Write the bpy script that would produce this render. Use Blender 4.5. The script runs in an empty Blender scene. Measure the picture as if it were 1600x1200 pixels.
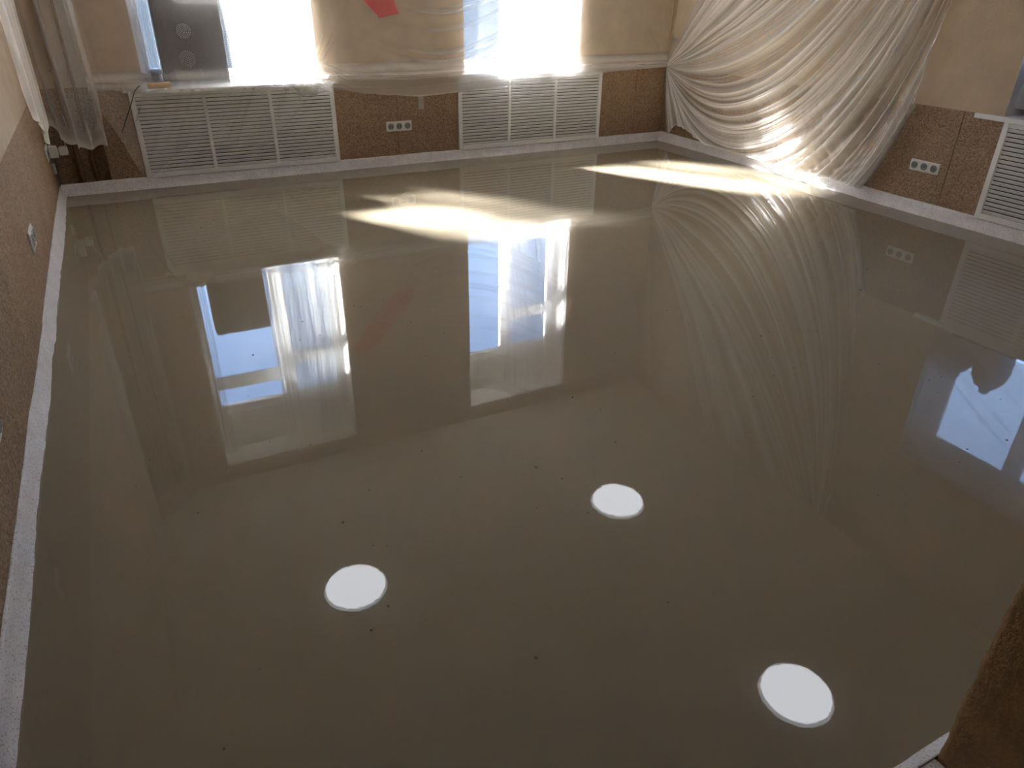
import bpy, bmesh, math, random
import numpy as np
from mathutils import Vector, Matrix
random.seed(7); rng = np.random.RandomState(11)
S = bpy.context.scene
COL = S.collection
# ------------------------------------------------------------------ camera, world, sun, exposure
cam_d = bpy.data.cameras.new('camera'); cam = bpy.data.objects.new('camera', cam_d); COL.objects.link(cam)
cam_d.sensor_fit = 'HORIZONTAL'; cam_d.sensor_width = 36.0; cam_d.lens = 1131.517/1600*36.0
cam_d.clip_start = 0.02
R_ = Vector((0.89015959, -0.45551235, 0.0111539)); U_ = Vector((0.21261943, 0.43690133, 0.87401957)); F_ = Vector((0.40299986, 0.77564537, -0.48576268))
m = Matrix((R_, U_, -F_)).transposed().to_4x4(); m.translation = Vector((-5.5667, -7.0488, 1.6)); cam.matrix_world = m
S.camera = cam
S.view_settings.view_transform = 'Standard'; S.view_settings.look = 'None'
S.view_settings.gamma = 1.0; S.view_settings.use_curve_mapping = False
S.view_settings.exposure = 3.6
S.cycles.transparent_max_bounces = 24; S.cycles.diffuse_bounces = 8; S.cycles.max_bounces = 16; S.cycles.caustics_reflective = False
SKY_STR = 0.62; SUN_STR = 31.0; LAMP_STR = 0.66
w = bpy.data.worlds.new('World'); S.world = w; w.use_nodes = True
nt = w.node_tree; nt.nodes.clear()
wo = nt.nodes.new('ShaderNodeOutputWorld'); bg = nt.nodes.new('ShaderNodeBackground'); bg.inputs['Strength'].default_value = SKY_STR
tc = nt.nodes.new('ShaderNodeTexCoord'); sx = nt.nodes.new('ShaderNodeSeparateXYZ'); rp = nt.nodes.new('ShaderNodeValToRGB')
nt.links.new(tc.outputs['Generated'], sx.inputs[0]); nt.links.new(sx.outputs['Z'], rp.inputs[0])
e = rp.color_ramp.elements; e[0].position = 0.0; e[0].color = (.050, .070, .098, 1); e[1].position = .9; e[1].color = (.25, .45, .95, 1)
x = rp.color_ramp.elements.new(.09); x.color = (.42, .64, 1.0, 1)
nt.links.new(rp.outputs[0], bg.inputs[0]); nt.links.new(bg.outputs[0], wo.inputs[0])
sd = bpy.data.lights.new('sun', 'SUN'); sd.energy = SUN_STR; sd.angle = math.radians(10.0); sd.color = (1, .99, .98)
sun = bpy.data.objects.new('sun', sd); COL.objects.link(sun)
sun.rotation_euler = Vector((.70, -1.04, -1.0)).to_track_quat('-Z', 'Y').to_euler()
# sky portals in the three window openings (guide the sky light only)
for (cx, cy, cz, sx_, sz_, rz) in ((-4.62, .5, 1.65, 1.5, 1.8, 0), (-1.82, .5, 1.65, 1.4, 1.8, 0), (.5, -4.59, 1.42, 1.5, 1.3, -math.pi/2)):
    ld = bpy.data.lights.new('portal', 'AREA'); ld.shape = 'RECTANGLE'; ld.size = sx_; ld.size_y = sz_
    ld.cycles.is_portal = True
    lo = bpy.data.objects.new('portal', ld); COL.objects.link(lo); lo.location = (cx, cy, cz)
    lo.rotation_euler = (-math.pi/2, 0, rz)      # faces into the room

# ------------------------------------------------------------------ helpers
def tag(o, label=None, cat=None, group=None, kind=None):
    if label: o['label'] = label
    if cat: o['category'] = cat
    if group: o['group'] = group
    if kind: o['kind'] = kind
    return o
def empty(name, loc=(0, 0, 0), rz=0, **k):
    o = bpy.data.objects.new(name, None); COL.objects.link(o); o.location = loc; o.rotation_euler = (0, 0, rz)
    o.empty_display_size = .1
    return tag(o, **k)
def link(name, me, mat, parent=None, smooth=False, **k):
    o = bpy.data.objects.new(name, me); COL.objects.link(o)
    if mat and not me.materials: me.materials.append(mat)
    if parent: o.parent = parent
    if smooth: me.polygons.foreach_set('use_smooth', [True]*len(me.polygons))
    return tag(o, **k)
def box(bm, x0, x1, y0, y1, z0, z1, bev=0):
    r = bmesh.ops.create_cube(bm, size=1)
    vs = r['verts']
    for v in vs:
        v.co = Vector((x0+(v.co.x+.5)*(x1-x0), y0+(v.co.y+.5)*(y1-y0), z0+(v.co.z+.5)*(z1-z0)))
    if bev:
        es = list({e for v in vs for e in v.link_edges})
        bmesh.ops.bevel(bm, geom=es, offset=bev, segments=2, affect='EDGES', profile=.6)
def tomesh(bm, name='m'):
    me = bpy.data.meshes.new(name); bmesh.ops.recalc_face_normals(bm, faces=bm.faces); bm.to_mesh(me); bm.free(); return me
def boxes(name, lst, mat, parent=None, bev=0, **k):
    bm = bmesh.new()
    for b in lst: box(bm, *b, bev=bev)
    return link(name, tomesh(bm, name), mat, parent, **k)
def lathe(prof, n=32, axis='Z'):
    bm = bmesh.new(); rings = []
    for (r, z) in prof:
        if r < 1e-6: rings.append([bm.verts.new((0, 0, z))])
        else: rings.append([bm.verts.new((r*math.cos(2*math.pi*i/n), r*math.sin(2*math.pi*i/n), z)) for i in range(n)])
    for a, b in zip(rings, rings[1:]):
        for i in range(n):
            j = (i+1) % n
            if len(a) == 1 and len(b) == 1: continue
            if len(a) == 1: bm.faces.new((a[0], b[j], b[i]))
            elif len(b) == 1: bm.faces.new((a[i], a[j], b[0]))
            else: bm.faces.new((a[i], a[j], b[j], b[i]))
    return bm
def tube(pts, r, n=8):
    """tube along a smooth polyline"""
    bm = bmesh.new(); P = [Vector(p) for p in pts]
    Q = []
    for i in range(len(P)-1):
        a = P[max(i-1, 0)]; b = P[i]; c = P[i+1]; d = P[min(i+2, len(P)-1)]
        for k in range(6):
            t = k/6
            Q.append(.5*((2*b)+(c-a)*t+(2*a-5*b+4*c-d)*t*t+(3*b-a-3*c+d)*t**3))
    Q.append(P[-1]); rings = []
    for i, q in enumerate(Q):
        t = (Q[min(i+1, len(Q)-1)]-Q[max(i-1, 0)]).normalized()
        u = t.cross(Vector((.3, .2, .93))).normalized(); v = t.cross(u)
        rings.append([bm.verts.new(q+u*(r*math.cos(2*math.pi*k/n))+v*(r*math.sin(2*math.pi*k/n))) for k in range(n)])
    for a, b in zip(rings, rings[1:]):
        for i in range(n): bm.faces.new((a[i], a[(i+1) % n], b[(i+1) % n], b[i]))
    bm.faces.new(rings[0]); bm.faces.new(rings[-1][::-1])
    return bm
def gridmesh(name, X, Y, Z, keep=None, attr=None):
    """X,Y,Z: (n,m) arrays -> quad grid; keep: boolean per vertex"""
    n, mm = X.shape
    co = np.stack([X, Y, Z], -1).reshape(-1, 3)
    idx = np.arange(n*mm).reshape(n, mm)
    q = np.stack([idx[:-1, :-1], idx[1:, :-1], idx[1:, 1:], idx[:-1, 1:]], -1).reshape(-1, 4)
    if keep is not None:
        kk = keep.reshape(-1); q = q[kk[q].all(1)]
        used = np.zeros(n*mm, bool); used[q.reshape(-1)] = True
        mp = np.cumsum(used)-1; q = mp[q]; co = co[used]
        if attr is not None: attr = attr.reshape(-1)[used]
    elif attr is not None: attr = attr.reshape(-1)
    me = bpy.data.meshes.new(name)
    me.vertices.add(len(co)); me.vertices.foreach_set('co', co.astype(np.float32).reshape(-1))
    me.loops.add(len(q)*4); me.loops.foreach_set('vertex_index', q.astype(np.int32).reshape(-1))
    me.polygons.add(len(q)); me.polygons.foreach_set('loop_start', np.arange(0, len(q)*4, 4, dtype=np.int32))
    me.polygons.foreach_set('use_smooth', np.ones(len(q), bool))
    if attr is not None:
        a = me.attributes.new('layers', 'FLOAT', 'POINT'); a.data.foreach_set('value', attr.astype(np.float32))
    me.update(); me.validate()
    return me
def noise1(q, seed, freq):
    r = np.random.RandomState(seed); T = r.rand(4096)
    p = q*freq+1000.; i = np.floor(p).astype(int); f = p-i; f = f*f*(3-2*f)
    return T[i % 4096]*(1-f)+T[(i+1) % 4096]*f
def ridges(q, seed, lo, hi, n, smin, smax):
    """1-D pleat profile: n random narrow folds between lo and hi. returns 0..~1"""
    r = np.random.RandomState(seed); out = np.zeros_like(q)
    for c, s, a, sk in zip(r.uniform(lo, hi, n), r.uniform(smin, smax, n), r.uniform(.3, 1, n), r.uniform(.5, 2, n)):
        d = q-c
        out = np.maximum(out, a*np.exp(-np.abs(np.where(d > 0, d/(s*sk), -d/(s/sk)))**1.5))
    return out

# ------------------------------------------------------------------ materials
def mat(name):
    mm = bpy.data.materials.new(name); mm.use_nodes = True; t = mm.node_tree; t.nodes.clear()
    o = t.nodes.new('ShaderNodeOutputMaterial'); return mm, t, o
def N(t, ty, **k):
    n = t.nodes.new(ty)
    for a, b in k.items(): setattr(n, a, b)
    return n
def coord(t, scale):
    g = N(t, 'ShaderNodeNewGeometry'); mp = N(t, 'ShaderNodeMapping'); mp.inputs['Scale'].default_value = scale if hasattr(scale, '__len__') else (scale,)*3
    t.links.new(g.outputs['Position'], mp.inputs[0]); return mp.outputs[0]
def noise(t, scale, detail=4, rough=.6):
    n = N(t, 'ShaderNodeTexNoise'); n.inputs['Scale'].default_value = 1.0; n.inputs['Detail'].default_value = detail; n.inputs['Roughness'].default_value = rough
    t.links.new(coord(t, scale), n.inputs['Vector']); return n.outputs['Fac']
def ramp(t, fac, stops):
    r = N(t, 'ShaderNodeValToRGB'); els = r.color_ramp.elements
    els[0].position = stops[0][0]; els[0].color = (*stops[0][1], 1); els[1].position = stops[-1][0]; els[1].color = (*stops[-1][1], 1)
    for p, c in stops[1:-1]: els.new(p).color = (*c, 1)
    t.links.new(fac, r.inputs[0]); return r.outputs[0]
def bump(t, h, strength, dist=.01):
    b = N(t, 'ShaderNodeBump'); b.inputs['Strength'].default_value = strength; b.inputs['Distance'].default_value = dist
    t.links.new(h, b.inputs['Height']); return b.outputs[0]
def simple(name, col, rough=.5, metal=0, nscale=0, namt=.0, bscale=0, bamt=0, ior=1.5):
    mm, t, o = mat(name); p = N(t, 'ShaderNodeBsdfPrincipled'); t.links.new(p.outputs[0], o.inputs[0])
    p.inputs['Roughness'].default_value = rough; p.inputs['Metallic'].default_value = metal; p.inputs['IOR'].default_value = ior
    c = Vector(col)
    f = noise(t, nscale or 6)
    t.links.new(ramp(t, f, [(.3, tuple(c*(1-namt))), (.7, tuple(min(1, v) for v in c*(1+namt)))]), p.inputs['Base Color'])
    if bamt: t.links.new(bump(t, noise(t, bscale), bamt), p.inputs['Normal'])
    return mm
M = {}
M['paint'] = simple('beige_textured_plaster', (.56, .44, .31), .8, nscale=5, namt=.10, bscale=60, bamt=.25)
M['jamb'] = simple('brown_rough_plaster', (.46, .29, .14), .75, nscale=9, namt=.25, bscale=26, bamt=.9)
M['ceil'] = simple('ceiling_white', (.66, .60, .52), .85, nscale=2, namt=.03)
M['white'] = simple('white_painted_mdf', (.88, .88, .87), .45, nscale=3, namt=.03)
M['pvc'] = simple('white_window_pvc', (.80, .81, .82), .35, nscale=3, namt=.02)
M['reveal'] = simple('reveal_white', (.72, .70, .66), .7, nscale=4, namt=.04)
M['plastic'] = simple('white_socket_plastic', (.80, .79, .75), .3, nscale=8, namt=.02)
M['sockdark'] = simple('socket_recess_grey', (.22, .225, .225), .4, nscale=40, namt=.15)
M['black'] = simple('black_rubber', (.02, .02, .022), .5)
M['metal'] = simple('contact_metal', (.6, .55, .45), .3, 1)
M['speaker'] = simple('charcoal_speaker_cloth', (.050, .046, .046), .85, nscale=60, namt=.35, bscale=300, bamt=.3)
M['grille'] = simple('pale_dotted_grille', (.34, .33, .34), .6, nscale=200, namt=.3)
M['pipe'] = simple('brown_painted_pipe', (.26, .15, .07), .5, nscale=10, namt=.15)
M['tan'] = simple('tan_wood', (.66, .47, .29), .5, nscale=14, namt=.15)
M['bluejar'] = simple('blue_grey_plastic', (.10, .15, .24), .3, nscale=10, namt=.1)
M['lid'] = simple('pale_blue_lid', (.35, .43, .60), .35)
M['can'] = simple('slate_blue_plastic', (.16, .19, .22), .35, nscale=5, namt=.1)
M['red'] = simple('red_foil', (.80, .05, .06), .5, nscale=5, namt=.1)
M['rose'] = simple('pale_rose_paper', (.50, .38, .30), .8, nscale=20, namt=.15)
M['leaf'] = simple('dusty_green_paper', (.13, .15, .11), .8, nscale=20, namt=.2)
M['corridor'] = simple('corridor_brown', (.22, .16, .11), .85)

def cork():
    mm, t, o = mat('speckled_cork'); p = N(t, 'ShaderNodeBsdfPrincipled'); t.links.new(p.outputs[0], o.inputs[0]); p.inputs['Roughness'].default_value = .75
    v = N(t, 'ShaderNodeTexVoronoi'); v.inputs['Scale'].default_value = 1; t.links.new(coord(t, 120), v.inputs['Vector'])
    bw = N(t, 'ShaderNodeRGBToBW'); t.links.new(v.outputs['Color'], bw.inputs[0])
    c1 = ramp(t, bw.outputs[0], [(.10, (.22, .135, .078)), (.45, (.335, .225, .138)), (.85, (.47, .34, .225))])
    c2 = ramp(t, noise(t, 3.5, 5), [(.3, (.86, .84, .82)), (.7, (1.06, 1.06, 1.06))])
    mx = N(t, 'ShaderNodeMix', data_type='RGBA', blend_type='MULTIPLY'); mx.inputs[0].default_value = 1
    t.links.new(c1, mx.inputs[6]); t.links.new(c2, mx.inputs[7]); t.links.new(mx.outputs[2], p.inputs['Base Color'])
    t.links.new(bump(t, bw.outputs[0], .35, .003), p.inputs['Normal'])
    return mm
M['cork'] = cork()

F0 = .085
def floor_mat():
    mm, t, o = mat('grey_levelling_compound'); p = N(t, 'ShaderNodeBsdfDiffuse'); t.links.new(p.outputs[0], o.inputs[0])
    t.links.new(ramp(t, noise(t, .7, 5), [(.3, FLOOR_C0), (.7, FLOOR_C1)]), p.inputs['Color'])
    return mm
def gloss_mat():
    """the clear wet skin on top of the compound"""
    mm, t, o = mat('wet_skin')
    a = noise(t, 1.6, 2); b = noise(t, 48, 3, .6)
    ad = N(t, 'ShaderNodeMath', operation='MULTIPLY_ADD'); t.links.new(b, ad.inputs[0]); ad.inputs[1].default_value = .09; t.links.new(a, ad.inputs[2])
    nb = bump(t, ad.outputs[0], .05, .006)
    # reflectance of the skin, the same seen from above and from below: F0 + (1 - F0) (1 - cos)^5
    lw = N(t, 'ShaderNodeLayerWeight'); lw.inputs[0].default_value = .5; t.links.new(nb, lw.inputs['Normal'])
    p5 = N(t, 'ShaderNodeMath', operation='POWER'); t.links.new(lw.outputs['Facing'], p5.inputs[0]); p5.inputs[1].default_value = 5.0
    fr = N(t, 'ShaderNodeMath', operation='MULTIPLY_ADD'); t.links.new(p5.outputs[0], fr.inputs[0]); fr.inputs[1].default_value = 1-F0; fr.inputs[2].default_value = F0; fr.use_clamp = True
    gl = N(t, 'ShaderNodeBsdfGlossy'); gl.inputs['Roughness'].default_value = 0.0; t.links.new(nb, gl.inputs['Normal'])
    tr = N(t, 'ShaderNodeBsdfTransparent'); mx = N(t, 'ShaderNodeMixShader')
    t.links.new(fr.outputs[0], mx.inputs[0]); t.links.new(tr.outputs[0], mx.inputs[1]); t.links.new(gl.outputs[0], mx.inputs[2]); t.links.new(mx.outputs[0], o.inputs[0])
    return mm
FLOOR_C0 = (.325, .280, .203); FLOOR_C1 = (.350, .302, .220)
M['gloss'] = gloss_mat()
M['floor'] = floor_mat()

def tape_mat():
    mm, t, o = mat('white_edge_film'); p = N(t, 'ShaderNodeBsdfPrincipled'); t.links.new(p.outputs[0], o.inputs[0])
    p.inputs['Roughness'].default_value = .35
    c = ramp(t, noise(t, 160, 3), [(.34, (.40, .28, .20)), (.42, (.86, .84, .85)), (.7, (.92, .91, .93))])
    c2 = ramp(t, noise(t, 9, 4), [(.3, (.88, .86, .87)), (.6, (1, 1, 1))])
    mx = N(t, 'ShaderNodeMix', data_type='RGBA', blend_type='MULTIPLY'); mx.inputs[0].default_value = 1
    t.links.new(c, mx.inputs[6]); t.links.new(c2, mx.inputs[7]); t.links.new(mx.outputs[2], p.inputs['Base Color'])
    t.links.new(bump(t, noise(t, 40, 5, .7), .5, .01), p.inputs['Normal'])
    return mm
M['tape'] = tape_mat()

def film(name, base, edge, layer, tint=(.97, .965, .96), wr=26, wamt=.35, grow=.35, trans=.25):
    """thin polyethylene: see-through, milkier at glancing angles and where it lies in several layers"""
    mm, t, o = mat(name)
    tr = N(t, 'ShaderNodeBsdfTransparent')
    df = N(t, 'ShaderNodeBsdfDiffuse'); df.inputs[0].default_value = (*tint, 1)
    tl = N(t, 'ShaderNodeBsdfTranslucent'); tl.inputs[0].default_value = (*tint, 1)
    gl = N(t, 'ShaderNodeBsdfGlossy'); gl.inputs['Roughness'].default_value = grow; gl.inputs[0].default_value = (1, 1, 1, 1)
    nb = bump(t, noise(t, wr, 4, .6), wamt, .02)
    for s in (df, tl, gl): t.links.new(nb, s.inputs['Normal'])
    m1 = N(t, 'ShaderNodeMixShader'); m1.inputs[0].default_value = trans; t.links.new(df.outputs[0], m1.inputs[1]); t.links.new(tl.outputs[0], m1.inputs[2])
    m2 = N(t, 'ShaderNodeMixShader'); m2.inputs[0].default_value = .12; t.links.new(m1.outputs[0], m2.inputs[1]); t.links.new(gl.outputs[0], m2.inputs[2])
    lw = N(t, 'ShaderNodeLayerWeight'); lw.inputs[0].default_value = .5; t.links.new(nb, lw.inputs['Normal'])
    pw = N(t, 'ShaderNodeMath', operation='POWER'); t.links.new(lw.outputs['Facing'], pw.inputs[0]); pw.inputs[1].default_value = 2.0
    a = N(t, 'ShaderNodeMath', operation='MULTIPLY_ADD'); t.links.new(pw.outputs[0], a.inputs[0]); a.inputs[1].default_value = edge; a.inputs[2].default_value = base
    at = N(t, 'ShaderNodeAttribute'); at.attribute_name = 'layers'
    b = N(t, 'ShaderNodeMath', operation='MULTIPLY_ADD'); t.links.new(at.outputs['Fac'], b.inputs[0]); b.inputs[1].default_value = layer; t.links.new(a.outputs[0], b.inputs[2]); b.use_clamp = True
    mx = N(t, 'ShaderNodeMixShader'); t.links.new(b.outputs[0], mx.inputs[0]); t.links.new(tr.outputs[0], mx.inputs[1]); t.links.new(m2.outputs[0], mx.inputs[2])
    t.links.new(mx.outputs[0], o.inputs[0])
    return mm
M['film_back'] = film('masking_film_back', .17, .22, .42, trans=.03)
M['film_right'] = film('masking_film_right', .12, .30, .75)
M['film_left'] = film('masking_film_left', .20, .30, .5, tint=(.90, .84, .78))
M['film_win'] = film('masking_film_window', .16, .3, .40, tint=(.90, .93, .98), trans=.02)
M['film_w3'] = film('masking_film_right_window', .50, .2, .30, tint=(.88, .91, .99), trans=.5)

def glass():
    mm, t, o = mat('window_glass'); tr = N(t, 'ShaderNodeBsdfTransparent'); gl = N(t, 'ShaderNodeBsdfGlossy'); gl.inputs['Roughness'].default_value = .02
    lw = N(t, 'ShaderNodeFresnel'); lw.inputs[0].default_value = 1.3
    mx = N(t, 'ShaderNodeMixShader'); t.links.new(lw.outputs[0], mx.inputs[0]); t.links.new(tr.outputs[0], mx.inputs[1]); t.links.new(gl.outputs[0], mx.inputs[2])
    t.links.new(mx.outputs[0], o.inputs[0]); return mm
M['glass'] = glass()
def net():
    mm, t, o = mat('net_curtain'); tr = N(t, 'ShaderNodeBsdfTransparent')
    df = N(t, 'ShaderNodeBsdfDiffuse'); df.inputs[0].default_value = (.9, .92, .92, 1); tl = N(t, 'ShaderNodeBsdfTranslucent'); tl.inputs[0].default_value = (.9, .93, .94, 1)
    m1 = N(t, 'ShaderNodeMixShader'); t.links.new(df.outputs[0], m1.inputs[1]); t.links.new(tl.outputs[0], m1.inputs[2]); m1.inputs[0].default_value = .03
    v = N(t, 'ShaderNodeTexVoronoi'); v.feature = 'DISTANCE_TO_EDGE'; v.inputs['Scale'].default_value = 1; v.inputs['Randomness'].default_value = .1; t.links.new(coord(t, (60, 60, 60)), v.inputs['Vector'])
    lt = N(t, 'ShaderNodeMath', operation='LESS_THAN'); t.links.new(v.outputs['Distance'], lt.inputs[0]); lt.inputs[1].default_value = .16
    a = N(t, 'ShaderNodeMath', operation='MULTIPLY_ADD'); t.links.new(lt.outputs[0], a.inputs[0]); a.inputs[1].default_value = .45; a.inputs[2].default_value = .36
    mx = N(t, 'ShaderNodeMixShader'); t.links.new(a.outputs[0], mx.inputs[0]); t.links.new(tr.outputs[0], mx.inputs[1]); t.links.new(m1.outputs[0], mx.inputs[2])
    t.links.new(mx.outputs[0], o.inputs[0]); return mm
M['net'] = net()
def emis(k=1.0):
    mm, t, o = mat('lamp_diffuser'); em = N(t, 'ShaderNodeEmission'); em.inputs['Strength'].default_value = LAMP_STR*k
    em.inputs[0].default_value = (.90, .93, 1, 1)
    t.links.new(em.outputs[0], o.inputs[0]); return mm
M['lamp'] = emis(); M['lamp_rim'] = emis(.3)

# ------------------------------------------------------------------ dimensions
W = 6.135; H = 3.19; FY = -6.59; WZ = .80; TH = .5       # room width, height, front wall, wainscot top, wall thickness
GY = .36                                                # window plane depth
WIN1 = (-5.34, -3.90); WIN2 = (-2.475, -1.16); WIN3 = (-5.35, -3.83); WTOP = 3.0; WTOP3 = 2.06
NX = -5.735                                              # corner niche edge
# ------------------------------------------------------------------ floor and ceiling
fl = boxes('floor', [(-W-.1, .1, -9.2, .35, -.12, -.002)], M['floor'], kind='structure')
me = bpy.data.meshes.new('wet_skin'); me.from_pydata([(-W-.1, -9.2, 0), (.1, -9.2, 0), (.1, .35, 0), (-W-.1, .35, 0)], [], [(0, 1, 2, 3)]); me.update()
link('wet_surface', me, M['gloss'], fl, label='thin glossy wet skin over the levelling compound')
boxes('ceiling', [(-8.6, TH, -9.2, TH, H, H+.12)], M['ceil'], kind='structure')
# ------------------------------------------------------------------ walls (paint above, cork below)
def cork_panels(parent, spans, place):
    for a, b in spans:
        g = .0025
        boxes('cork_panel', [place(a+g, b-g)], M['cork'], parent, bev=.002)
# back wall: solid structure is set back 8 mm below the wainscot line so that the cork pieces stand on it
wb = boxes('wall_back', [
    (NX, WIN1[0], .0, TH, WZ, WTOP), (WIN1[1], WIN2[0], 0, TH, WZ, WTOP), (WIN2[1], 0, 0, TH, WZ, WTOP),
    (NX, TH, 0, TH, WTOP, H), (NX, TH, .008, TH, 0, WZ),
    (-W, NX, .25, TH, 0, H)], M['paint'], kind='structure')
def pb(a, b): return (a, b, 0, .0085, .02, WZ-.001)
cork_panels(wb, [(NX, -5.472), (-3.786, -3.19), (-3.19, -2.554), (-.867, -.4), (-.4, 0)], pb)
cork_panels(wb, [(-W, NX)], lambda a, b: (a, b, .242, .2505, .02, WZ))
cork_panels(wb, [(.004, .245)], lambda a, b: (NX-.0085, NX, a, b, .02, WZ))
wr = boxes('wall_right', [
    (0, TH, WIN3[1], 0, WZ, WTOP3), (0, TH, FY-.4, WIN3[0], WZ, WTOP3), (0, TH, FY-.4, 0, WTOP3, H), (.008, TH, FY-.4, 0, 0, WZ)], M['paint'], kind='structure')
cork_panels(wr, [(-.9, 0), (-1.8, -.9), (-2.7, -1.8), (-3.545, -2.7), (-3.86, -3.545), (FY, -5.56)], lambda a, b: (0, .0085, a, b, .02, WZ-.001))
wl = boxes('wall_left', [(-W-.3, -W, FY-.25, .5, WZ, H), (-W-.3, -W-.008, FY-.25, .5, 0, WZ)], M['paint'], kind='structure')
cork_panels(wl, [(-.9, .24), (-1.8, -.9), (-2.7, -1.8), (-3.6, -2.7), (-4.5, -3.6), (-5.4, -4.5), (FY, -5.4)], lambda a, b: (-W-.0085, -W, a, b, .02, WZ-.001))
# front wall with the doorway the camera stands in; the right jamb shows at the lower right
def jamb_piece():
    """the wall end beside the doorway, with a chipped, lumpy plaster edge"""
    bm = bmesh.new(); x0 = -4.25; ny, nz = 24, 240
    def g(fn, n1, n2):
        V = [[bm.verts.new(fn(i/(n1-1), j/(n2-1))) for j in range(n2)] for i in range(n1)]
        for i in range(n1-1):
            for j in range(n2-1): bm.faces.new((V[i][j], V[i+1][j], V[i+1][j+1], V[i][j+1]))
    from mathutils import noise as mn
    def edge(z): return .006*mn.noise(Vector((0, 3, z*9)))+.004*mn.noise(Vector((5, 3, z*34)))
    def f1(u, v):
        y = FY-.25*u; z = H*v
        k = max(0, 1-u*6)
        return (x0+.003*mn.noise(Vector((y*7, z*7, 2)))+k*k*.006, y+edge(z)*(1 if u == 0 else max(0, 1-u*4)), z)
    def f2(u, v):
        xx = x0-(x0)*u; z = H*v; k = max(0, 1-u*80)
        return (xx+.006*k*k, FY+edge(z)*(1-min(1, u*30)), z)
    g(f1, ny, nz); g(f2, 60, nz)
    bmesh.ops.remove_doubles(bm, verts=bm.verts, dist=.0012)
    me = tomesh(bm); return me
boxes('wall_front', [(-W-.3, -5.98, FY-.25, FY, 0, H), (-8.5, -W-.3, FY-.25, FY, 0, H), (-4.235, 0, FY-.25, FY-.012, 0, H), (-5.98, -4.235, FY-.25, FY-.02, 2.45, H)], M['jamb'], kind='structure')
wfj = link('wall_front_jamb', jamb_piece(), M['jamb'], smooth=True, kind='structure'); wfj.name = 'trim_1'
boxes('wall_corridor', [(-8.5, 0, -9.3, -9.2, 0, H), (0, .1, -9.2, FY-.4, 0, H), (-8.6, -8.5, -9.2, FY-.25, 0, H)], M['corridor'], kind='structure')

# ------------------------------------------------------------------ windows
def window(n, a, b, z0, z1, mull, trans, axis, top):
    """a..b along the wall, plane set GY back. axis 'x' = back wall, 'y' = right wall"""
    root = empty('window_%d' % n, ((a+b)/2, GY, z0) if axis == 'x' else (GY, (a+b)/2, z0), kind='structure')
    def P(lo, hi, d0, d1, zz0, zz1):
        if axis == 'x': return (lo-(a+b)/2, hi-(a+b)/2, d0, d1, zz0-z0, zz1-z0)
        return (d0, d1, lo-(a+b)/2, hi-(a+b)/2, zz0-z0, zz1-z0)
    f = .065
    boxes('frame', [P(a, a+f, 0, .07, z0, z1), P(b-f, b, 0, .07, z0, z1), P(a, b, 0, .07, z0, z0+f), P(a, b, 0, .07, z1-f, z1)], M['pvc'], root, bev=.004)
    boxes('mullion', [P(mull-.045, mull+.045, -.01, .07, z0+f, z1-f)], M['pvc'], root, bev=.004)
    for (lo, hi, tz) in ((a+f, mull-.045, trans[0]), (mull+.045, b-f, trans[1])):
        if tz: boxes('transom', [P(lo, hi, -.008, .07, tz-.045, tz+.045)], M['pvc'], root, bev=.004)
        for (c, d) in (((z0+f, tz-.045), (tz+.045, z1-f)) if tz else ((z0+f, z1-f),)):
            s = .02
            sash = boxes('sash', [P(lo, lo+s, -.012, .05, c, d), P(hi-s, hi, -.012, .05, c, d), P(lo+s, hi-s, -.012, .05, c, c+s), P(lo+s, hi-s, -.012, .05, d-s, d)], M['pvc'], root, bev=.003)
            boxes('pane', [P(lo+s, hi-s, .02, .026, c+s, d-s)], M['glass'], sash)
    boxes('head_panel', [P(a, b, -.02, .07, z1, top)], M['reveal'], root)
    r = .006
    boxes('reveal', [P(a, a+r, -GY+.003, 0, z0, top), P(b-r, b, -GY+.003, 0, z0, top), P(a+r, b-r, -GY+.003, -.02, top-r, top)], M['reveal'], root)
    boxes('sill', [P(a-.17, b+.19, -GY-.035, -GY+.001, z0-.028, z0+.004), P(a, b, -GY, 0, z0-.02, z0+.004)], M['white'], root, bev=.003)
    return root
window(1, WIN1[0], WIN1[1], WZ, 2.56, -4.50, (2.2, 2.06), 'x', WTOP)
window(2, WIN2[0], WIN2[1], WZ, 2.56, -1.83, (None, 2.04), 'x', WTOP)
window(3, WIN3[0], WIN3[1], WZ, 2.04, -4.60, (None, None), 'y', WTOP3)

# ------------------------------------------------------------------ floor-edge film strips (baseboards)
def strip(name, p0, p1, out, h=.1, th=.036, wob=.006, seed=0, thw=.004):
    """p0->p1 along the wall, out = unit vector into the room"""
    p0 = np.array(p0); p1 = np.array(p1); out = np.array(out, float); L = np.linalg.norm(p1-p0); n = int(L/.012); prof = 9
    t = np.linspace(0, 1, n); s = t*L
    hh = h + wob*(noise1(s, seed, 2.2)-.5)*2 + wob*.5*(noise1(s, seed+1, 11)-.5)
    tt = th + thw*(noise1(s, seed+2, 3)-.5)*2 + thw*.6*(noise1(s, seed+5, 14)-.5)
    X = np.zeros((n, prof)); Y = X.copy(); Z = X.copy()
    pr = [(0, 1.0), (.10, 1.01), (.28, .93), (.40, .70), (.52, .48), (.66, .28), (.86, .09), (1.0, .02), (1.0, -.05)]
    for j, (u, v) in enumerate(pr):
        cr = .0025*(noise1(s+.3*j, seed+10+j, 30)-.5)+.005*(noise1(s, seed+30+j//2, 7)-.5)
        if j in (0, 8): cr = cr*0
        off = tt*u+cr+.0012
        X[:, j] = p0[0]+(p1[0]-p0[0])*t+out[0]*off; Y[:, j] = p0[1]+(p1[1]-p0[1])*t+out[1]*off
        Z[:, j] = hh*v
    o = link(name, gridmesh(name, X, Y, Z), M['tape'], kind='structure')
    return o
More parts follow.
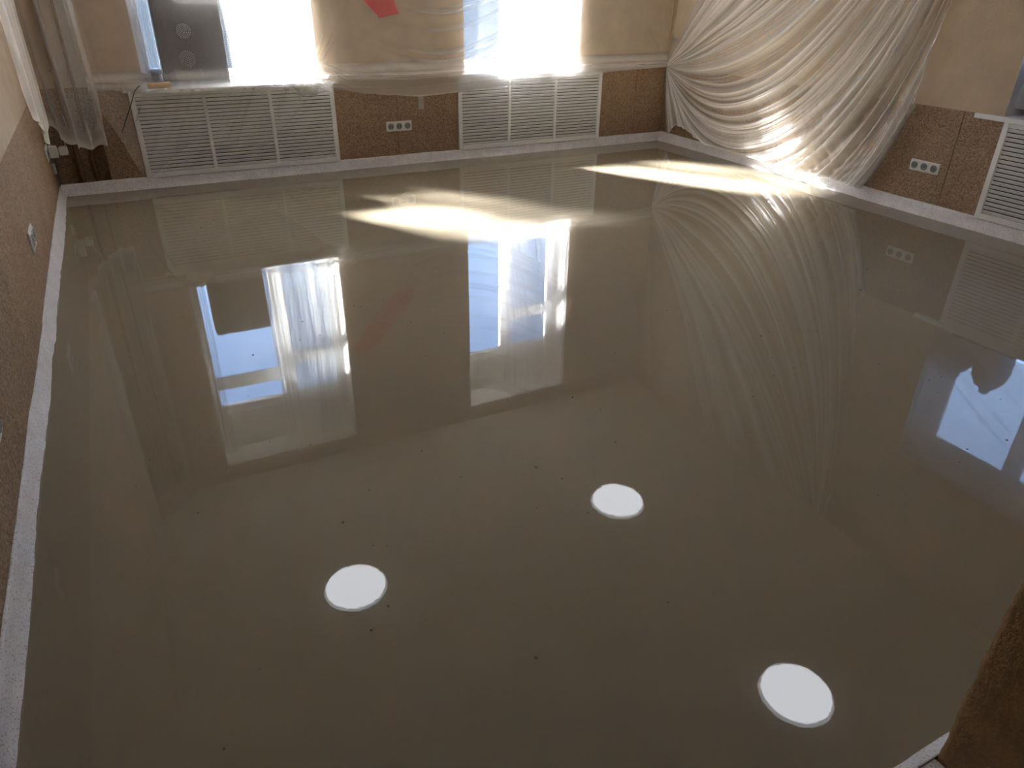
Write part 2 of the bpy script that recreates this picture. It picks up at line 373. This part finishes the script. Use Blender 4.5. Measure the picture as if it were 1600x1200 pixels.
strip('baseboard_back', (-W+.01, 0), (-.01, 0), (0, -1), h=.093, seed=1, wob=.003)
strip('baseboard_right', (0, -.01), (0, FY+.01), (-1, 0), h=.097, seed=50, thw=.009, wob=.004)
strip('baseboard_left', (-W, -.01), (-W, FY+.01), (1, 0), h=.085, seed=90, wob=.015, thw=.007)
strip('baseboard_front', (-5.97, FY), (-.01, FY), (0, 1), h=.10, th=.055, seed=130)

boxes('floor_corridor', [(-8.5, -W-.1, -9.2, FY-.25, -.12, -.002)], M['corridor'], kind='structure').name = 'floor.001'
boxes('trim_2', [(-5.975, -4.252, FY-.25, FY+.001, 0, .094)], M['tape'], kind='structure')
# ------------------------------------------------------------------ slatted radiator covers
def rad(x0, x1, z0, z1, label, ry=0, origin=(0, 0), npan=3):
    """local x along the wall, local -y into the room"""
    Lx = x1-x0
    root = empty('radiator_cover', (origin[0]+(x0 if not ry else 0), origin[1]+(x1 if ry else 0), z0), ry, label=label, cat='radiator cover', group='white slatted radiator covers under the windows')
    hgt = z1-z0; f = .040; st = .028; d = .022
    boxes('frame', [(0, f, -d, -.001, 0, hgt), (Lx-f, Lx, -d, -.001, 0, hgt), (f, Lx-f, -d, -.001, 0, f), (f, Lx-f, -d, -.001, hgt-f, hgt)], M['white'], root, bev=.003)
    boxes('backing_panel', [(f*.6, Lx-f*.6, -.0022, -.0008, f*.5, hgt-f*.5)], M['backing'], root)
    pw = (Lx-2*f-(npan-1)*st)/npan
    for k in range(npan-1):
        xs = f+(k+1)*pw+k*st
        boxes('stile', [(xs, xs+st, -d+.002, -.001, f, hgt-f)], M['white'], root, bev=.002)
    ns = 20; pitch = (hgt-2*f)/ns
    bm = bmesh.new(); box(bm, 0, pw, -.0032, .0032, -pitch*.40, pitch*.40, bev=.0012)
    bmesh.ops.rotate(bm, verts=bm.verts, cent=(0, 0, 0), matrix=Matrix.Rotation(math.radians(24), 3, 'X'))
    me = tomesh(bm, 'slat'); me.materials.append(M['white'])
    for k in range(npan):
        for i in range(ns):
            o = bpy.data.objects.new('slat', me); COL.objects.link(o); o.parent = root
            o.location = (f+k*(pw+st), -.0115, f+pitch*(i+.5))
    return root
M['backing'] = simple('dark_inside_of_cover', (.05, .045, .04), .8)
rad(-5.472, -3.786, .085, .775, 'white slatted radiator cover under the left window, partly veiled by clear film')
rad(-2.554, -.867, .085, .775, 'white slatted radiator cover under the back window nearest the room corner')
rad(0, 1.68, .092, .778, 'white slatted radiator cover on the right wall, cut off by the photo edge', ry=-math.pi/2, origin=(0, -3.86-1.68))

# ------------------------------------------------------------------ sockets
def socket_plate(n, label, loc, rz, size=.081, pitch=None, vertical=False, kind='socket'):
    pitch = pitch or size
    root = empty('wall_socket', loc, rz, label=label, cat='socket')
    wd = size+(n-1)*pitch
    boxes('frame', [(-wd/2, wd/2, -.009, 0, -size*.52, size*.52)], M['plastic'], root, bev=.003)
    for i in range(n):
        cx = -wd/2+size/2+i*pitch
        r = size*.30
        ins = boxes('insert', [(cx-size*.39, cx+size*.39, -.0125, -.008, -size*.39, size*.39)], M['plastic'], root, bev=.002)
        bm = lathe([(r*1.12, .0), (r*1.12, .002), (r*1.0, .002), (r*.97, .0005), (0, .0005)], 24)
        bmesh.ops.rotate(bm, verts=bm.verts, cent=(0, 0, 0), matrix=Matrix.Rotation(math.pi/2, 3, 'X'))
        bmesh.ops.translate(bm, verts=bm.verts, vec=(cx, -.0127, 0))
        cup = link('cup', tomesh(bm), M['sockdark'], ins)
        bm = bmesh.new()
        for sx_ in (-1, 1):
            rr = bmesh.ops.create_cone(bm, segments=10, radius1=.0028, radius2=.0028, depth=.0015, cap_ends=True)
            bmesh.ops.rotate(bm, verts=rr['verts'], cent=(0, 0, 0), matrix=Matrix.Rotation(math.pi/2, 3, 'X'))
            bmesh.ops.translate(bm, verts=rr['verts'], vec=(cx+sx_*.0095, -.0136, 0))
        link('pin_hole', tomesh(bm), M['black'], ins)
        boxes('earth_clip', [(cx-.003, cx+.003, -.0150, -.0125, r*.72, r*1.0), (cx-.003, cx+.003, -.0150, -.0125, -r*1.0, -r*.72)], M['metal'], ins)
    return root
socket_plate(3, 'white triple wall socket on the cork between the two back radiator covers', (-3.178, 0, .362), 0, size=.088, pitch=.084)
socket_plate(3, 'white triple wall socket on the right wall beside the hanging film', (0, -3.352, .36), -math.pi/2, size=.082, pitch=.084)
socket_plate(2, 'white double wall socket low on the left wall', (-W, -2.49, .36), math.pi/2, size=.105, pitch=.105)
socket_plate(1, 'white wall socket at the left edge of the photo, only its rim showing', (-W, -4.56, .345), math.pi/2, size=.09)

# socket strip in the far left corner with plugs and an adapter
t = socket_plate(2, 'white wall socket in the far left corner with plugs pushed in', (-W, -.30, .40), math.pi/2, size=.10, pitch=.10)
bm = bmesh.new(); box(bm, -.028, .028, -.075, -.016, -.045, .045, bev=.008)
pl = link('power_plug', tomesh(bm), M['plastic'], None, label='white mains plug standing out of the corner socket', cat='plug'); pl.location = (-W, -.25, .40); pl.rotation_euler = (0, 0, math.pi/2)
r_ = empty('power_adapter', (-W, -.10, .375), math.pi/2, label='white boxy power adapter on the dark corner cork, beside the plug', cat='adapter')
boxes('body', [(-.035, .045, -.135, -.075, -.03, .03)], M['plastic'], r_, bev=.006)
boxes('neck', [(-.02, .02, -.075, -.0, -.02, .02)], M['plastic'], r_, bev=.003)
link('cord', tomesh(tube([(0, -.12, .03), (.02, -.14, .09), (.05, -.17, .16), (.1, -.16, .26)], .0022, 6)), M['plastic'], r_, smooth=True)
r_ = empty('cable_clip', (-W, -.13, .25), math.pi/2, label='small pale cable outlet below the corner socket', cat='cable outlet')
boxes('body', [(-.02, .02, -.022, 0, -.04, .04)], M['plastic'], r_, bev=.004)
boxes('slot', [(-.008, .008, -.024, -.0215, -.025, .025)], M['sockdark'], r_)

# pipe in the corner niche
r_ = empty('heating_pipe', (-5.96, .17, 0), label='brown painted heating pipe standing in the far left corner niche', cat='pipe')
link('riser', tomesh(tube([(0, 0, .01), (0, 0, 1), (0, 0, 2), (0, 0, H-.01)], .022, 16)), M['pipe'], r_, smooth=True)
link('riser', tomesh(tube([(.11, .02, .01), (.11, .02, 1), (.11, .02, 2), (.11, .02, H-.01)], .012, 12)), M['pipe'], r_, smooth=True)
boxes('bracket', [(-.03, .03, -.01, .06, .93, .95), (-.03, .03, -.01, .06, 2.2, 2.22)], M['pipe'], r_)

# ------------------------------------------------------------------ things on the left window sill
r_ = empty('loudspeaker', (-4.91, .07, WZ+.005), label='dark grey boxy loudspeaker on the left window sill behind the film', cat='speaker')
boxes('cabinet', [(-.262, .262, .012, .26, 0, .71)], M['black'], r_, bev=.01)
boxes('front_cloth', [(-.255, .255, -.004, .014, .008, .702)], M['speaker'], r_, bev=.006)
for (cx, cz, rr) in ((-.055, .20, .062), (-.045, .41, .055)):
    bm = bmesh.new()
    for ring in range(5):
        n = max(1, ring*7)
        for k in range(n):
            a = 2*math.pi*k/n; q = rr*ring/4.3
            c = bmesh.ops.create_icosphere(bm, subdivisions=1, radius=.0038)
            bmesh.ops.translate(bm, verts=c['verts'], vec=(cx+q*math.cos(a), -.006, cz+q*math.sin(a)))
    link('dotted_grille', tomesh(bm), M['grille'], r_, smooth=True)
boxes('corner_mark', [(.20, .228, -.008, -.003, .03, .05)], M['grille'], r_)

r_ = empty('jar', (-5.235, .005, WZ+.005), label='small blue grey jar with a pale lid at the left end of the window sill', cat='jar')
link('body', tomesh(lathe([(0, 0), (.042, 0), (.045, .01), (.045, .09), (.040, .10), (0, .10)], 28)), M['bluejar'], r_, smooth=True)
link('lid', tomesh(lathe([(.0, .100), (.055, .100), (.060, .108), (.058, .128), (.045, .138), (0, .140)], 28)), M['lid'], r_, smooth=True)
r_ = empty('sanding_block', (-5.235, -.10, WZ+.006), label='flat tan wooden block lying on the sill in front of the jar', cat='block')
bm = bmesh.new(); box(bm, -.085, .095, -.045, .045, 0, .045, bev=.012); link('block', tomesh(bm), M['tan'], r_, smooth=False)
bm = bmesh.new(); box(bm, -.09, .10, -.055, .05, -.002, .004, bev=.001); link('felt_base', tomesh(bm), M['reveal'], r_)
boxes('sill_ledge', [(-5.34, -3.92, -.16, -.036, WZ-.022, WZ+.004)], M['white'], bpy.data.objects['window_1'], bev=.003).location = tuple(-c for c in bpy.data.objects['window_1'].location)
tag(link('black_cable', tomesh(tube([(-5.345, -.04, .82), (-5.37, -.09, .832), (-5.42, -.16, .80), (-5.47, -.155, .70), (-5.53, -.10, .58), (-5.58, -.05, .48)], .0035, 6)), M['black'], smooth=True),
    'thin dark cable drooping from the jar down past the left radiator cover', 'cable')

# ------------------------------------------------------------------ masking film over the back wall
def catenary_bottom(x):
    xs = [-5.76, -5.63, -5.50, -5.42, -5.28, -5.08, -4.85, -4.5, -4.36, -4.2, -4.05, -3.95, -3.8, -3.32, -3.0, -2.67, -2.1, -1.6, -.9, -.4, 0]
    zs = [.80, .50, .11, .12, .23, .36, .37, .27, .36, .50, .66, .70, .725, .66, .632, .645, .675, .70, .765, .785, .79]
    return np.interp(x, xs, zs)
def back_film():
    nx, nu, nl = 760, 250, 70
    xs = np.linspace(-5.75, -.03, nx)
    # upper part
    X, T = np.meshgrid(xs, np.linspace(0, 1, nu), indexing='ij')
    Z = 3.12-(3.12-.86)*T
    # left edge slants
    # fold fields
    zc = Z-.80
    q1 = zc-.34*np.abs(X+2.75)**1.75                       # nested swags between the two windows and over window 2
    r1 = ridges(q1, 3, -1.5, 2.2, 26, .012, .045); w1 = np.clip((X+3.9)/1.3, 0, 1)**1.3*np.clip((-.95-X)/.6, 0, 1)
    th = np.arctan2(zc+.02, X+4.02)                          # fan rising from the knot on the sill
    r2 = ridges(th, 5, .55, 2.6, 22, .008, .035); d2 = np.hypot(X+4.02, zc); w2 = np.exp(-(d2/.50)**2)*np.clip(d2/.12, 0, 1)
    th3 = np.arctan2(zc+.01, -.02-X)                         # fan rising from the room corner
    r3 = ridges(th3, 8, .15, 1.55, 13, .008, .05); d3 = np.hypot(X+.02, zc); w3 = np.exp(-(d3/.9)**2)*np.clip(d3/.25, 0, 1)
    q4 = X+.16*(1.6-zc)*np.sign(X+4.7)*.4
    r4 = ridges(q4, 13, -5.8, -4.0, 20, .008, .025); w4 = np.clip((-4.1-X)/.3, 0, 1)*.8
    ridge = np.maximum.reduce([r1*w1, r2*w2, r3*w3*.4, r4*w4*.5])
    low = noise1(q1*w1+q4*(1-w1), 21, 3.0)*.6+noise1(X+zc*.4, 22, 2.0)*.4
    Yd = .020+.010*ridge+.035*low*np.clip(zc/.3, 0, 1)
    # gathered sill bundle near the bottom
    bun = np.exp(-((Z-.87)/.05)**2)
    Y = -(Yd+.03*bun)
    lay = ridge**1.6*.8+.06*low+bun*(.85-.7*np.exp(-((X+5.22)/.14)**2))+np.exp(-(d2/.16)**2)*.6
    me_top = (X, Y, Z, lay)
    # lower part: bundle lying on the ledge, then hanging tail
    X2, T2 = np.meshgrid(xs, np.linspace(0, 1, nl), indexing='ij')
    zb = catenary_bottom(X2)+.008*(noise1(X2, 40, 9)-.5)
    Z2 = .86-( .86-zb)*T2
    ledge = np.where(X2 < -3.9, .19, .10)*1.0
    ledge = np.interp(X2, [-5.8, -5.5, -5.4, -3.95, -3.75, -2.7, -.8, -.3, 0], [.06, .06, .19, .185, .07, .075, .075, .045, .03])
    yy = np.where(T2 < .12, .05+(ledge-.05)*(T2/.12), ledge-(ledge-.055)*np.clip((T2-.12)/.6, 0, 1)*.6)
    q5 = (Z2-.55)-.05*np.abs(X2+3.0)**1.5
    r5 = ridges(q5, 31, -.3, .4, 26, .004, .012); r6 = ridges(X2+(.8-Z2)*.45, 33, -5.8, -4.0, 26, .006, .02)
    wr_ = np.clip((-3.9-X2)/.2, 0, 1)
    rd = r5*(1-wr_)+r6*wr_*.8
    Y2 = -(yy+.003*rd*np.clip(T2*3, 0, 1)+.015*noise1(X2+Z2, 44, 5)*T2)
    hem = np.exp(-((1-T2)/.035)**2)
    Rk = np.exp(-((Z2-.83)/.035)**2)
    dk = np.hypot((X2+4.0)/1.6, Z2-.8)
    lay2 = rd*.22+hem*.10*np.clip((X2+3.9)/.2, 0, 1)+.22*np.clip((X2+3.9)/.2, 0, 1)+Rk*.5*(1-.85*np.exp(-((X2+5.22)/.16)**2))+.0+np.exp(-(dk/.10)**2)*.6
    X = np.concatenate([X, X2[:, 1:]], 1); Y = np.concatenate([Y, Y2[:, 1:]], 1); Z = np.concatenate([Z, Z2[:, 1:]], 1); lay = np.concatenate([lay, lay2[:, 1:]], 1)
    # small crumples around the knot
    kn = np.exp(-(((X+4.0)/.28)**2+((Z-.84)/.10)**2))
    Y -= kn*.05*noise1(X*3+Z*7, 61, 12)*1.0; Z += kn*.03*(noise1(X*4-Z*3, 62, 10)-.5)
    return gridmesh('film', X, Y, Z, None, np.clip(lay, 0, 1.3))
tag(link('plastic_sheet', back_film(), M['film_back']), 'long clear masking film hung over the back wall and its two windows', 'plastic sheet')
# the gathered hem along the top of the wainscot, a rope of film
def rope(name, pts, r, mt, parent=None, seed=0, n=14):
    P = np.array(pts); seg = np.concatenate([[0], np.cumsum(np.linalg.norm(np.diff(P, axis=0), axis=1))]); L = seg[-1]
    ns = int(L/.012); s = np.linspace(0, L, ns); C = np.stack([np.interp(s, seg, P[:, k]) for k in range(3)], 1)
    X = np.zeros((ns, n+1)); Y = X.copy(); Z = X.copy()
    for j in range(n+1):
        a = 2*math.pi*j/n; rr = r*(.55+.9*noise1(s*1.0+.15*(j % n), seed+(j % n)//2, 9))
        X[:, j] = C[:, 0]+.006*(noise1(s, seed+77, 6)-.5)*2; Y[:, j] = C[:, 1]+rr*math.cos(a); Z[:, j] = C[:, 2]+rr*.55*math.sin(a)
    return gridmesh(name, X, Y, Z, None, np.full(X.shape, .35))
tag(link('film_roll', rope('roll', [(-3.95, -.07, .845), (-3.3, -.055, .828), (-2.6, -.05, .828), (-2.0, -.075, .845), (-1.2, -.06, .835), (-.6, -.04, .83), (-.04, -.035, .815)], .020, None, seed=200), M['film_back']),
    'twisted roll of white film running along the sill line to the room corner', 'plastic roll')

# ------------------------------------------------------------------ masking film over the right wall, gathered at the corner
def right_film():
    nv, ntt = 1300, 260
    kv = [-.02, .22, .5, .75, 1.0, 1.22]
    P1 = [(.10, 1.6), (1.1, 1.12), (1.0, .35), (.9, -.5), (2.2, -2.0), (.35, -2.6)]
    P2 = [(.25, 2.4), (2.4, 2.0), (2.3, .7), (2.95, .0), (3.5, -.3), (3.7, -.6)]
    P3 = [(.4, 3.1), (3.05, 3.1), (3.25, 3.1), (3.3, 3.1), (3.38, 3.1), (3.6, 3.1)]
    from_v = lambda v, L, k: np.interp(v, kv, [p[k] for p in L])
    v = np.linspace(-.02, 1.22, nv)[:, None]; t = (np.linspace(0, 1, ntt)**1.15)[None, :]
    def bez(a, b, c, d): return a*(1-t)**3+3*b*t*(1-t)**2+3*c*t*t*(1-t)+d*t**3
    # smooth the piecewise tables
    def sm(L, k):
        y = from_v(v[:, 0], L, k); ker = np.hanning(121); ker /= ker.sum()
        yp = np.pad(y, 60, mode='reflect', reflect_type='odd'); return np.convolve(yp, ker, 'valid')[:, None]
    s = bez(.03, sm(P1, 0), sm(P2, 0), sm(P3, 0)); z = bez(.80, sm(P1, 1), sm(P2, 1), sm(P3, 1))
    vv = v+.012*(noise1(t*3, 5, 2)-.5)+.0*t
    f1 = ridges(vv, 17, .05, 1.2, 62, .0035, .012)
    vw = v+.010*(noise1(t*1.0+v*3, 7, 7)-.5)
    f2 = ridges(vw, 19, .05, 1.2, 120, .0024, .006)*noise1(t*2+v*9, 23, 4)
    big = noise1(vv, 29, 11)
    A = np.clip(t*4, 0, 1)
    fade = np.clip((v-.0)/.18, .12, 1)
    cr = noise1(s*2+z*1.1, 41, 16)*noise1(s-z*2, 42, 13)*np.clip((1.1-z)/.8, 0, 1)*np.clip((s-1.0)/1.0, 0, 1)
    depth = .018+fade*A*(.055*f1+.014*f2+.05*big)+.020*cr+.02*np.clip(1-t*8, 0, 1)
    X = -depth; Y = -s
    X = X-.03*np.exp(-((z-.1)/.12)**2)*np.clip(s-1.2, 0, 1)*.6
    edge = np.interp(z, [.05, .09, .35, .62, .75, 1.5, 1.9, 3.1], [3.02, 3.05, 3.13, 3.20, 3.155, 3.22, 3.30, 3.38])+.010*(noise1(z, 51, 9)-.5)
    arch = np.interp(s, [0, .13, .20, .30, .42, .62, .9, 1.0, 3.3], [.075, .072, .11, .205, .21, .16, .105, .098, .094])+.006*(noise1(s, 52, 12)-.5)
    m_ = 3
    inside = (s <= edge) & (z >= arch)
    # snap the cut vertices to the outline so that the hem is smooth
    keep = inside.copy()
    g = inside.copy()
    g[:, 1:] |= inside[:, :-1]; g[:, :-1] |= inside[:, 1:]; g[1:] |= inside[:-1]; g[:-1] |= inside[1:]
    ring = g & ~inside
    z2 = np.where(ring & (z < arch), arch, z); s2 = np.where(ring & (s > edge), edge, s)
    keep = g
    ins2 = np.minimum(1, 1)
    hem = np.exp(-((edge-s)/.012)**2)+np.exp(-((z-arch)/.012)**2)
    knot = np.clip(1-t*7, 0, 1)*.6
    lay = fade*(.80*f1+.50*f2)+.12*big+.4*hem+.35*cr+knot
    return gridmesh('film', X+0*z, -s2, z2, keep, np.clip(lay, 0, 1.2))
tag(link('plastic_sheet', right_film(), M['film_right']), 'pleated white masking film fanning over the right wall from the room corner', 'plastic sheet')

# ------------------------------------------------------------------ two films hanging in the left corner
def hang(n, m, pos, lay, name='film'):
    U, V = np.meshgrid(np.linspace(0, 1, n), np.linspace(0, 1, m), indexing='ij')
    X, Y, Z, Lz = pos(U, V); return gridmesh(name, X, Y, Z, None, Lz)
def left1(U, V):
    # u across (0 = towards the camera), v down
    zb = np.interp(U, [0, .12, .35, .55, .8, 1], [1.0, .82, .74, .62, .55, .66])
    Z = 3.12-(3.12-zb)*V
    y0 = np.interp(Z, [.5, 1.3, 3.1], [-1.62, -1.60, -1.50]); y1 = np.interp(Z, [.5, .7, 1.4, 3.1], [-.72, -.50, -.35, -.25])
    Y = y0+(y1-y0)*U
    rd = ridges(U+.05*np.sin(V*5), 71, 0, 1, 9, .02, .06)
    X = -W+.03+.025*rd+.05*noise1(U+V*.3, 72, 3)+.02*V
    hem = np.exp(-((1-V)/.02)**2)+np.exp(-(U/.03)**2)+np.exp(-((1-U)/.03)**2)
    return X, Y, Z, np.clip(.15+.5*rd+.5*hem, 0, 1)
def left2(U, V):
    zb = np.interp(U, [0, .15, .4, .7, .95, 1], [.62, .52, .44, .405, .43, .52])+.01*np.sin(U*40)
    Z = 3.12-(3.12-zb)*V
    a = np.array([-6.06, -.42]); b = np.array([-5.70, -.18])
    bulge = .06*np.sin(U*math.pi)*(1-.3*V)
    rd = ridges(U+.08*np.sin(V*3+1), 81, 0, 1, 6, .03, .09)*.7
    wob = .018*rd+.03*noise1(U+V*.5, 83, 4)
    sh = .03*(1-V)
    X = a[0]+(b[0]-a[0])*U+.4*wob; Y = a[1]+(b[1]-a[1])*U-bulge-wob
    gather = np.exp(-((1-V)/.06)**2)
    X += gather*.02*np.sin(U*23)
    hem = np.exp(-((1-V)/.018)**2)
    return X, Y, Z, np.clip(.0+.42*rd+.5*hem+.25*gather, 0, 1)
tag(link('plastic_sheet', hang(120, 260, left1, None), M['film_left']), 'milky film strip hanging down the left wall to a ragged tip above the corner socket', 'plastic sheet')
tag(link('plastic_sheet', hang(120, 260, left2, None), M['film_left']), 'brownish see-through film hanging across the dark far left corner niche', 'plastic sheet')

# ------------------------------------------------------------------ net curtain and film in window 1, film in window 3
def netc(U, V):
    Z = 2.95-(2.95-.83)*V
    Xc = -4.62+.62*U+.06*np.sin(V*2.5)*(U-.3); Y = .13+.035*np.sin(U*38+V*1.5)+.02*np.sin(U*90+V*3)
    return Xc, Y, Z, np.zeros_like(U)
tag(link('net_curtain', hang(160, 60, netc, None), M['net']), 'white net curtain hanging in the left window beside the loudspeaker', 'curtain')
def filmw1(U, V):
    Z = 2.9-(2.9-.84)*V
    Xc = np.interp(V, [0, .7, 1], [-4.30, -4.22, -4.10])+(.385-.205*V)*U; rd = ridges(U+.1*V, 91, 0, 1, 14, .01, .03)
    return Xc, .045+.04*rd+.02*np.sin(U*9), Z, np.clip(.25+.6*rd, 0, 1)
tag(link('plastic_sheet', hang(120, 120, filmw1, None), M['film_win']), 'bunched white film hanging at the right side of the left window', 'plastic sheet')
def filmw2(U, V):
    Z = 2.95-(2.95-.84)*V
    Xc = -2.00+.04*np.sin(V*4)+(.825-.04*np.sin(V*4))*U; rd = ridges(U+.25*V, 111, 0, 1.2, 12, .01, .05)
    return Xc, .05+.04*rd+.02*np.sin(U*9), Z, np.clip(.75+.6*rd+.6*np.clip((U-.6)*4, 0, 1), 0, 2)
tag(link('plastic_sheet', hang(90, 120, filmw2, None), M['film_win']), 'folded film hanging at the right side of the back window nearest the corner', 'plastic sheet')
def filmw1b(U, V):
    Z = 2.9-(2.9-.83)*V
    Xc = -5.33+(.13-.03*V)*U+.03*V; rd = ridges(U, 95, 0, 1, 5, .03, .07)
    return Xc, .085+.03*rd, Z, np.clip(.15+.5*rd, 0, 1)
tag(link('plastic_sheet', hang(40, 80, filmw1b, None), M['film_win']), 'narrow pale blue strip of film between the wall and the loudspeaker', 'plastic sheet')
def filmw3(U, V):
    Z = 2.04-(2.04-.86)*V; Y = -3.86-1.45*U
    q = (Z-.8)-.8*U
    rd = ridges(q, 97, -1.2, 2.2, 26, .01, .04)
    return .03+.03*rd+.03*noise1(q, 98, 3)+.0*U, Y, Z, np.clip(.1+.45*rd, 0, 1)
tag(link('plastic_sheet', hang(140, 140, filmw3, None), M['film_w3']), 'hazy film hung across the right wall window behind the canisters', 'plastic sheet')

# ------------------------------------------------------------------ canisters on the right sill
for i, (yy, rr, hh, lab) in enumerate(((-3.975, .115, .43, 'slate blue plastic canister at the left end of the right window sill'), (-4.24, .135, .46, 'wider slate canister standing second on the right window sill'))):
    r_ = empty('canister', (.235, yy, WZ+.004), label=lab, cat='canister', group='slate canisters on the right sill')
    link('body', tomesh(lathe([(0, 0), (rr*.93, 0), (rr, .02), (rr, hh*.62), (rr*.92, hh*.78), (rr*.62, hh*.92), (rr*.30, hh*.97), (rr*.28, hh), (0, hh)], 36)), M['can'], r_, smooth=True)
    link('cap', tomesh(lathe([(0, hh), (rr*.30, hh), (rr*.30, hh+.025), (0, hh+.027)], 20)), M['bluejar'], r_, smooth=True)

# ------------------------------------------------------------------ red ribbon shape behind the film, tape piece, paper flowers
bm = bmesh.new()
pts = [(-3.30, 1.30), (-3.12, 1.335), (-3.16, 1.46), (-3.72, 2.02), (-3.86, 1.90), (-3.46, 1.46)]
a = [bm.verts.new((x_, -.018, z_)) for x_, z_ in pts]; b = [bm.verts.new((x_, -.004, z_)) for x_, z_ in pts]
bm.faces.new(a); bm.faces.new(b[::-1])
for i in range(len(a)): bm.faces.new((a[i], b[i], b[(i+1) % len(a)], a[(i+1) % len(a)]))
tag(link('wall_decoration', tomesh(bm), M['red']), 'slanted red ribbon shape on the back wall behind the film', 'decoration')
M['cleartape'] = film('clear_tape', .45, .3, .3, tint=(.97, .93, .88), trans=.1)
tag(boxes('tape_strip', [(-2.965, -2.915, -.006, -.001, .545, .66), (-2.968, -2.914, -.010, -.001, .50, .548)], M['cleartape']), 'short strip of clear tape stuck on the cork above the back socket', 'tape')
def flower(bm, cy, cz, r):
    for k in range(7):
        a0 = k*.9; q = r*(.25+.75*k/7)
        for s in range(5):
            a = a0+s*2*math.pi/5
            c = bmesh.ops.create_icosphere(bm, subdivisions=2, radius=q*.42)
            bmesh.ops.scale(bm, verts=c['verts'], vec=(.25, 1, 1))
            bmesh.ops.translate(bm, verts=c['verts'], vec=(-.012-.004*(7-k), cy+q*.6*math.cos(a), cz+q*.6*math.sin(a)))
def leafm(bm, cy, cz, L, ang):
    n = 8; pts = []
    for i in range(n+1):
        t_ = i/n; wd = L*.2*math.sin(math.pi*t_)
        pts.append((t_*L, wd))
    for i in range(n, -1, -1): pts.append((pts[i][0], -pts[i][1]))
    pts = pts[:n+1]+pts[n+2:-1]
    vs = []; vb = []
    for (u, v_) in pts:
        y_ = cy+u*math.cos(ang)-v_*math.sin(ang); z_ = cz+u*math.sin(ang)+v_*math.cos(ang)
        vs.append(bm.verts.new((-.008, y_, z_))); vb.append(bm.verts.new((-.003, y_, z_)))
    bm.faces.new(vs); bm.faces.new(vb[::-1])
    for i in range(len(vs)): bm.faces.new((vs[i], vb[i], vb[(i+1) % len(vs)], vs[(i+1) % len(vs)]))
for k, (cy, cz, rr, ang, lab) in enumerate(((-1.40, 2.28, .16, 1.6, 'pale paper rose high on the right wall, nearest the corner'), (-2.35, 2.20, .15, -.9, 'pale paper rose high on the right wall, near the film edge'), (-1.98, 2.72, .14, 1.0, 'pale paper rose high on the right wall, topmost of the three'))):
    r_ = empty('paper_flower', (0, cy, cz), label=lab, cat='flower decoration', group='paper roses on the right wall')
    bm = bmesh.new(); flower(bm, 0, 0, rr); link('petals', tomesh(bm), M['rose'], r_, smooth=True)
    for j in range(3):
        bm = bmesh.new(); leafm(bm, .12*math.cos(ang+j*1.1), .12*math.sin(ang+j*1.1), .26, ang+j*1.1); link('leaf', tomesh(bm), M['leaf'], r_)

# ------------------------------------------------------------------ ceiling lamps
for (lx, ly, lab) in ((-4.58, -2.16, 'round white ceiling lamp mirrored left of the floor middle'), (-1.77, -2.18, 'round white ceiling lamp mirrored nearest the window wall'), (-1.88, -4.76, 'round white ceiling lamp mirrored at the lower right of the floor'), (-4.60, -4.78, 'round white ceiling lamp nearest the doorway')):
    r_ = empty('ceiling_lamp', (lx, ly, H), label=lab, cat='ceiling lamp', group='round ceiling lamps')
    link('base', tomesh(lathe([(.28, 0), (.285, -.006), (.27, -.012)], 48)), M['white'], r_, smooth=True)
    link('diffuser', tomesh(lathe([(.262, -.03), (.258, -.045), (.22, -.066), (.13, -.08), (0, -.084)], 48)), M['lamp'], r_, smooth=True)
    link('frosted_rim', tomesh(lathe([(.263, -.028), (.276, -.014), (.281, -.006), (.281, -.004)], 48)), M['lamp_rim'], r_, smooth=True)

# ------------------------------------------------------------------ small bubbles in the wet floor
bm = bmesh.new()
def bubble(x_, y_, r):
    c = bmesh.ops.create_icosphere(bm, subdivisions=1, radius=r)
    bmesh.ops.scale(bm, verts=c['verts'], vec=(1, 1, .6)); bmesh.ops.translate(bm, verts=c['verts'], vec=(x_, y_, .0005))
for _ in range(150): bubble(random.uniform(-5.9, -.3), random.uniform(-5.9, -.6), random.uniform(.003, .006))
for (cx, cy) in ((-4.6, -3.3), (-1.9, -3.4), (-3.3, -4.4), (-2.9, -5.1), (-2.2, -5.3), (-3.0, -2.9)):
    for _ in range(9): bubble(random.gauss(cx, .3), random.gauss(cy, .3), random.uniform(.003, .0055))
M['bub'] = simple('bubble_skin', (.28, .26, .22), .15, ior=1.6)
tag(link('air_bubbles', tomesh(bm), M['bub'], smooth=True), 'scattered tiny air bubbles on the wet grey floor', 'bubbles', kind='stuff')
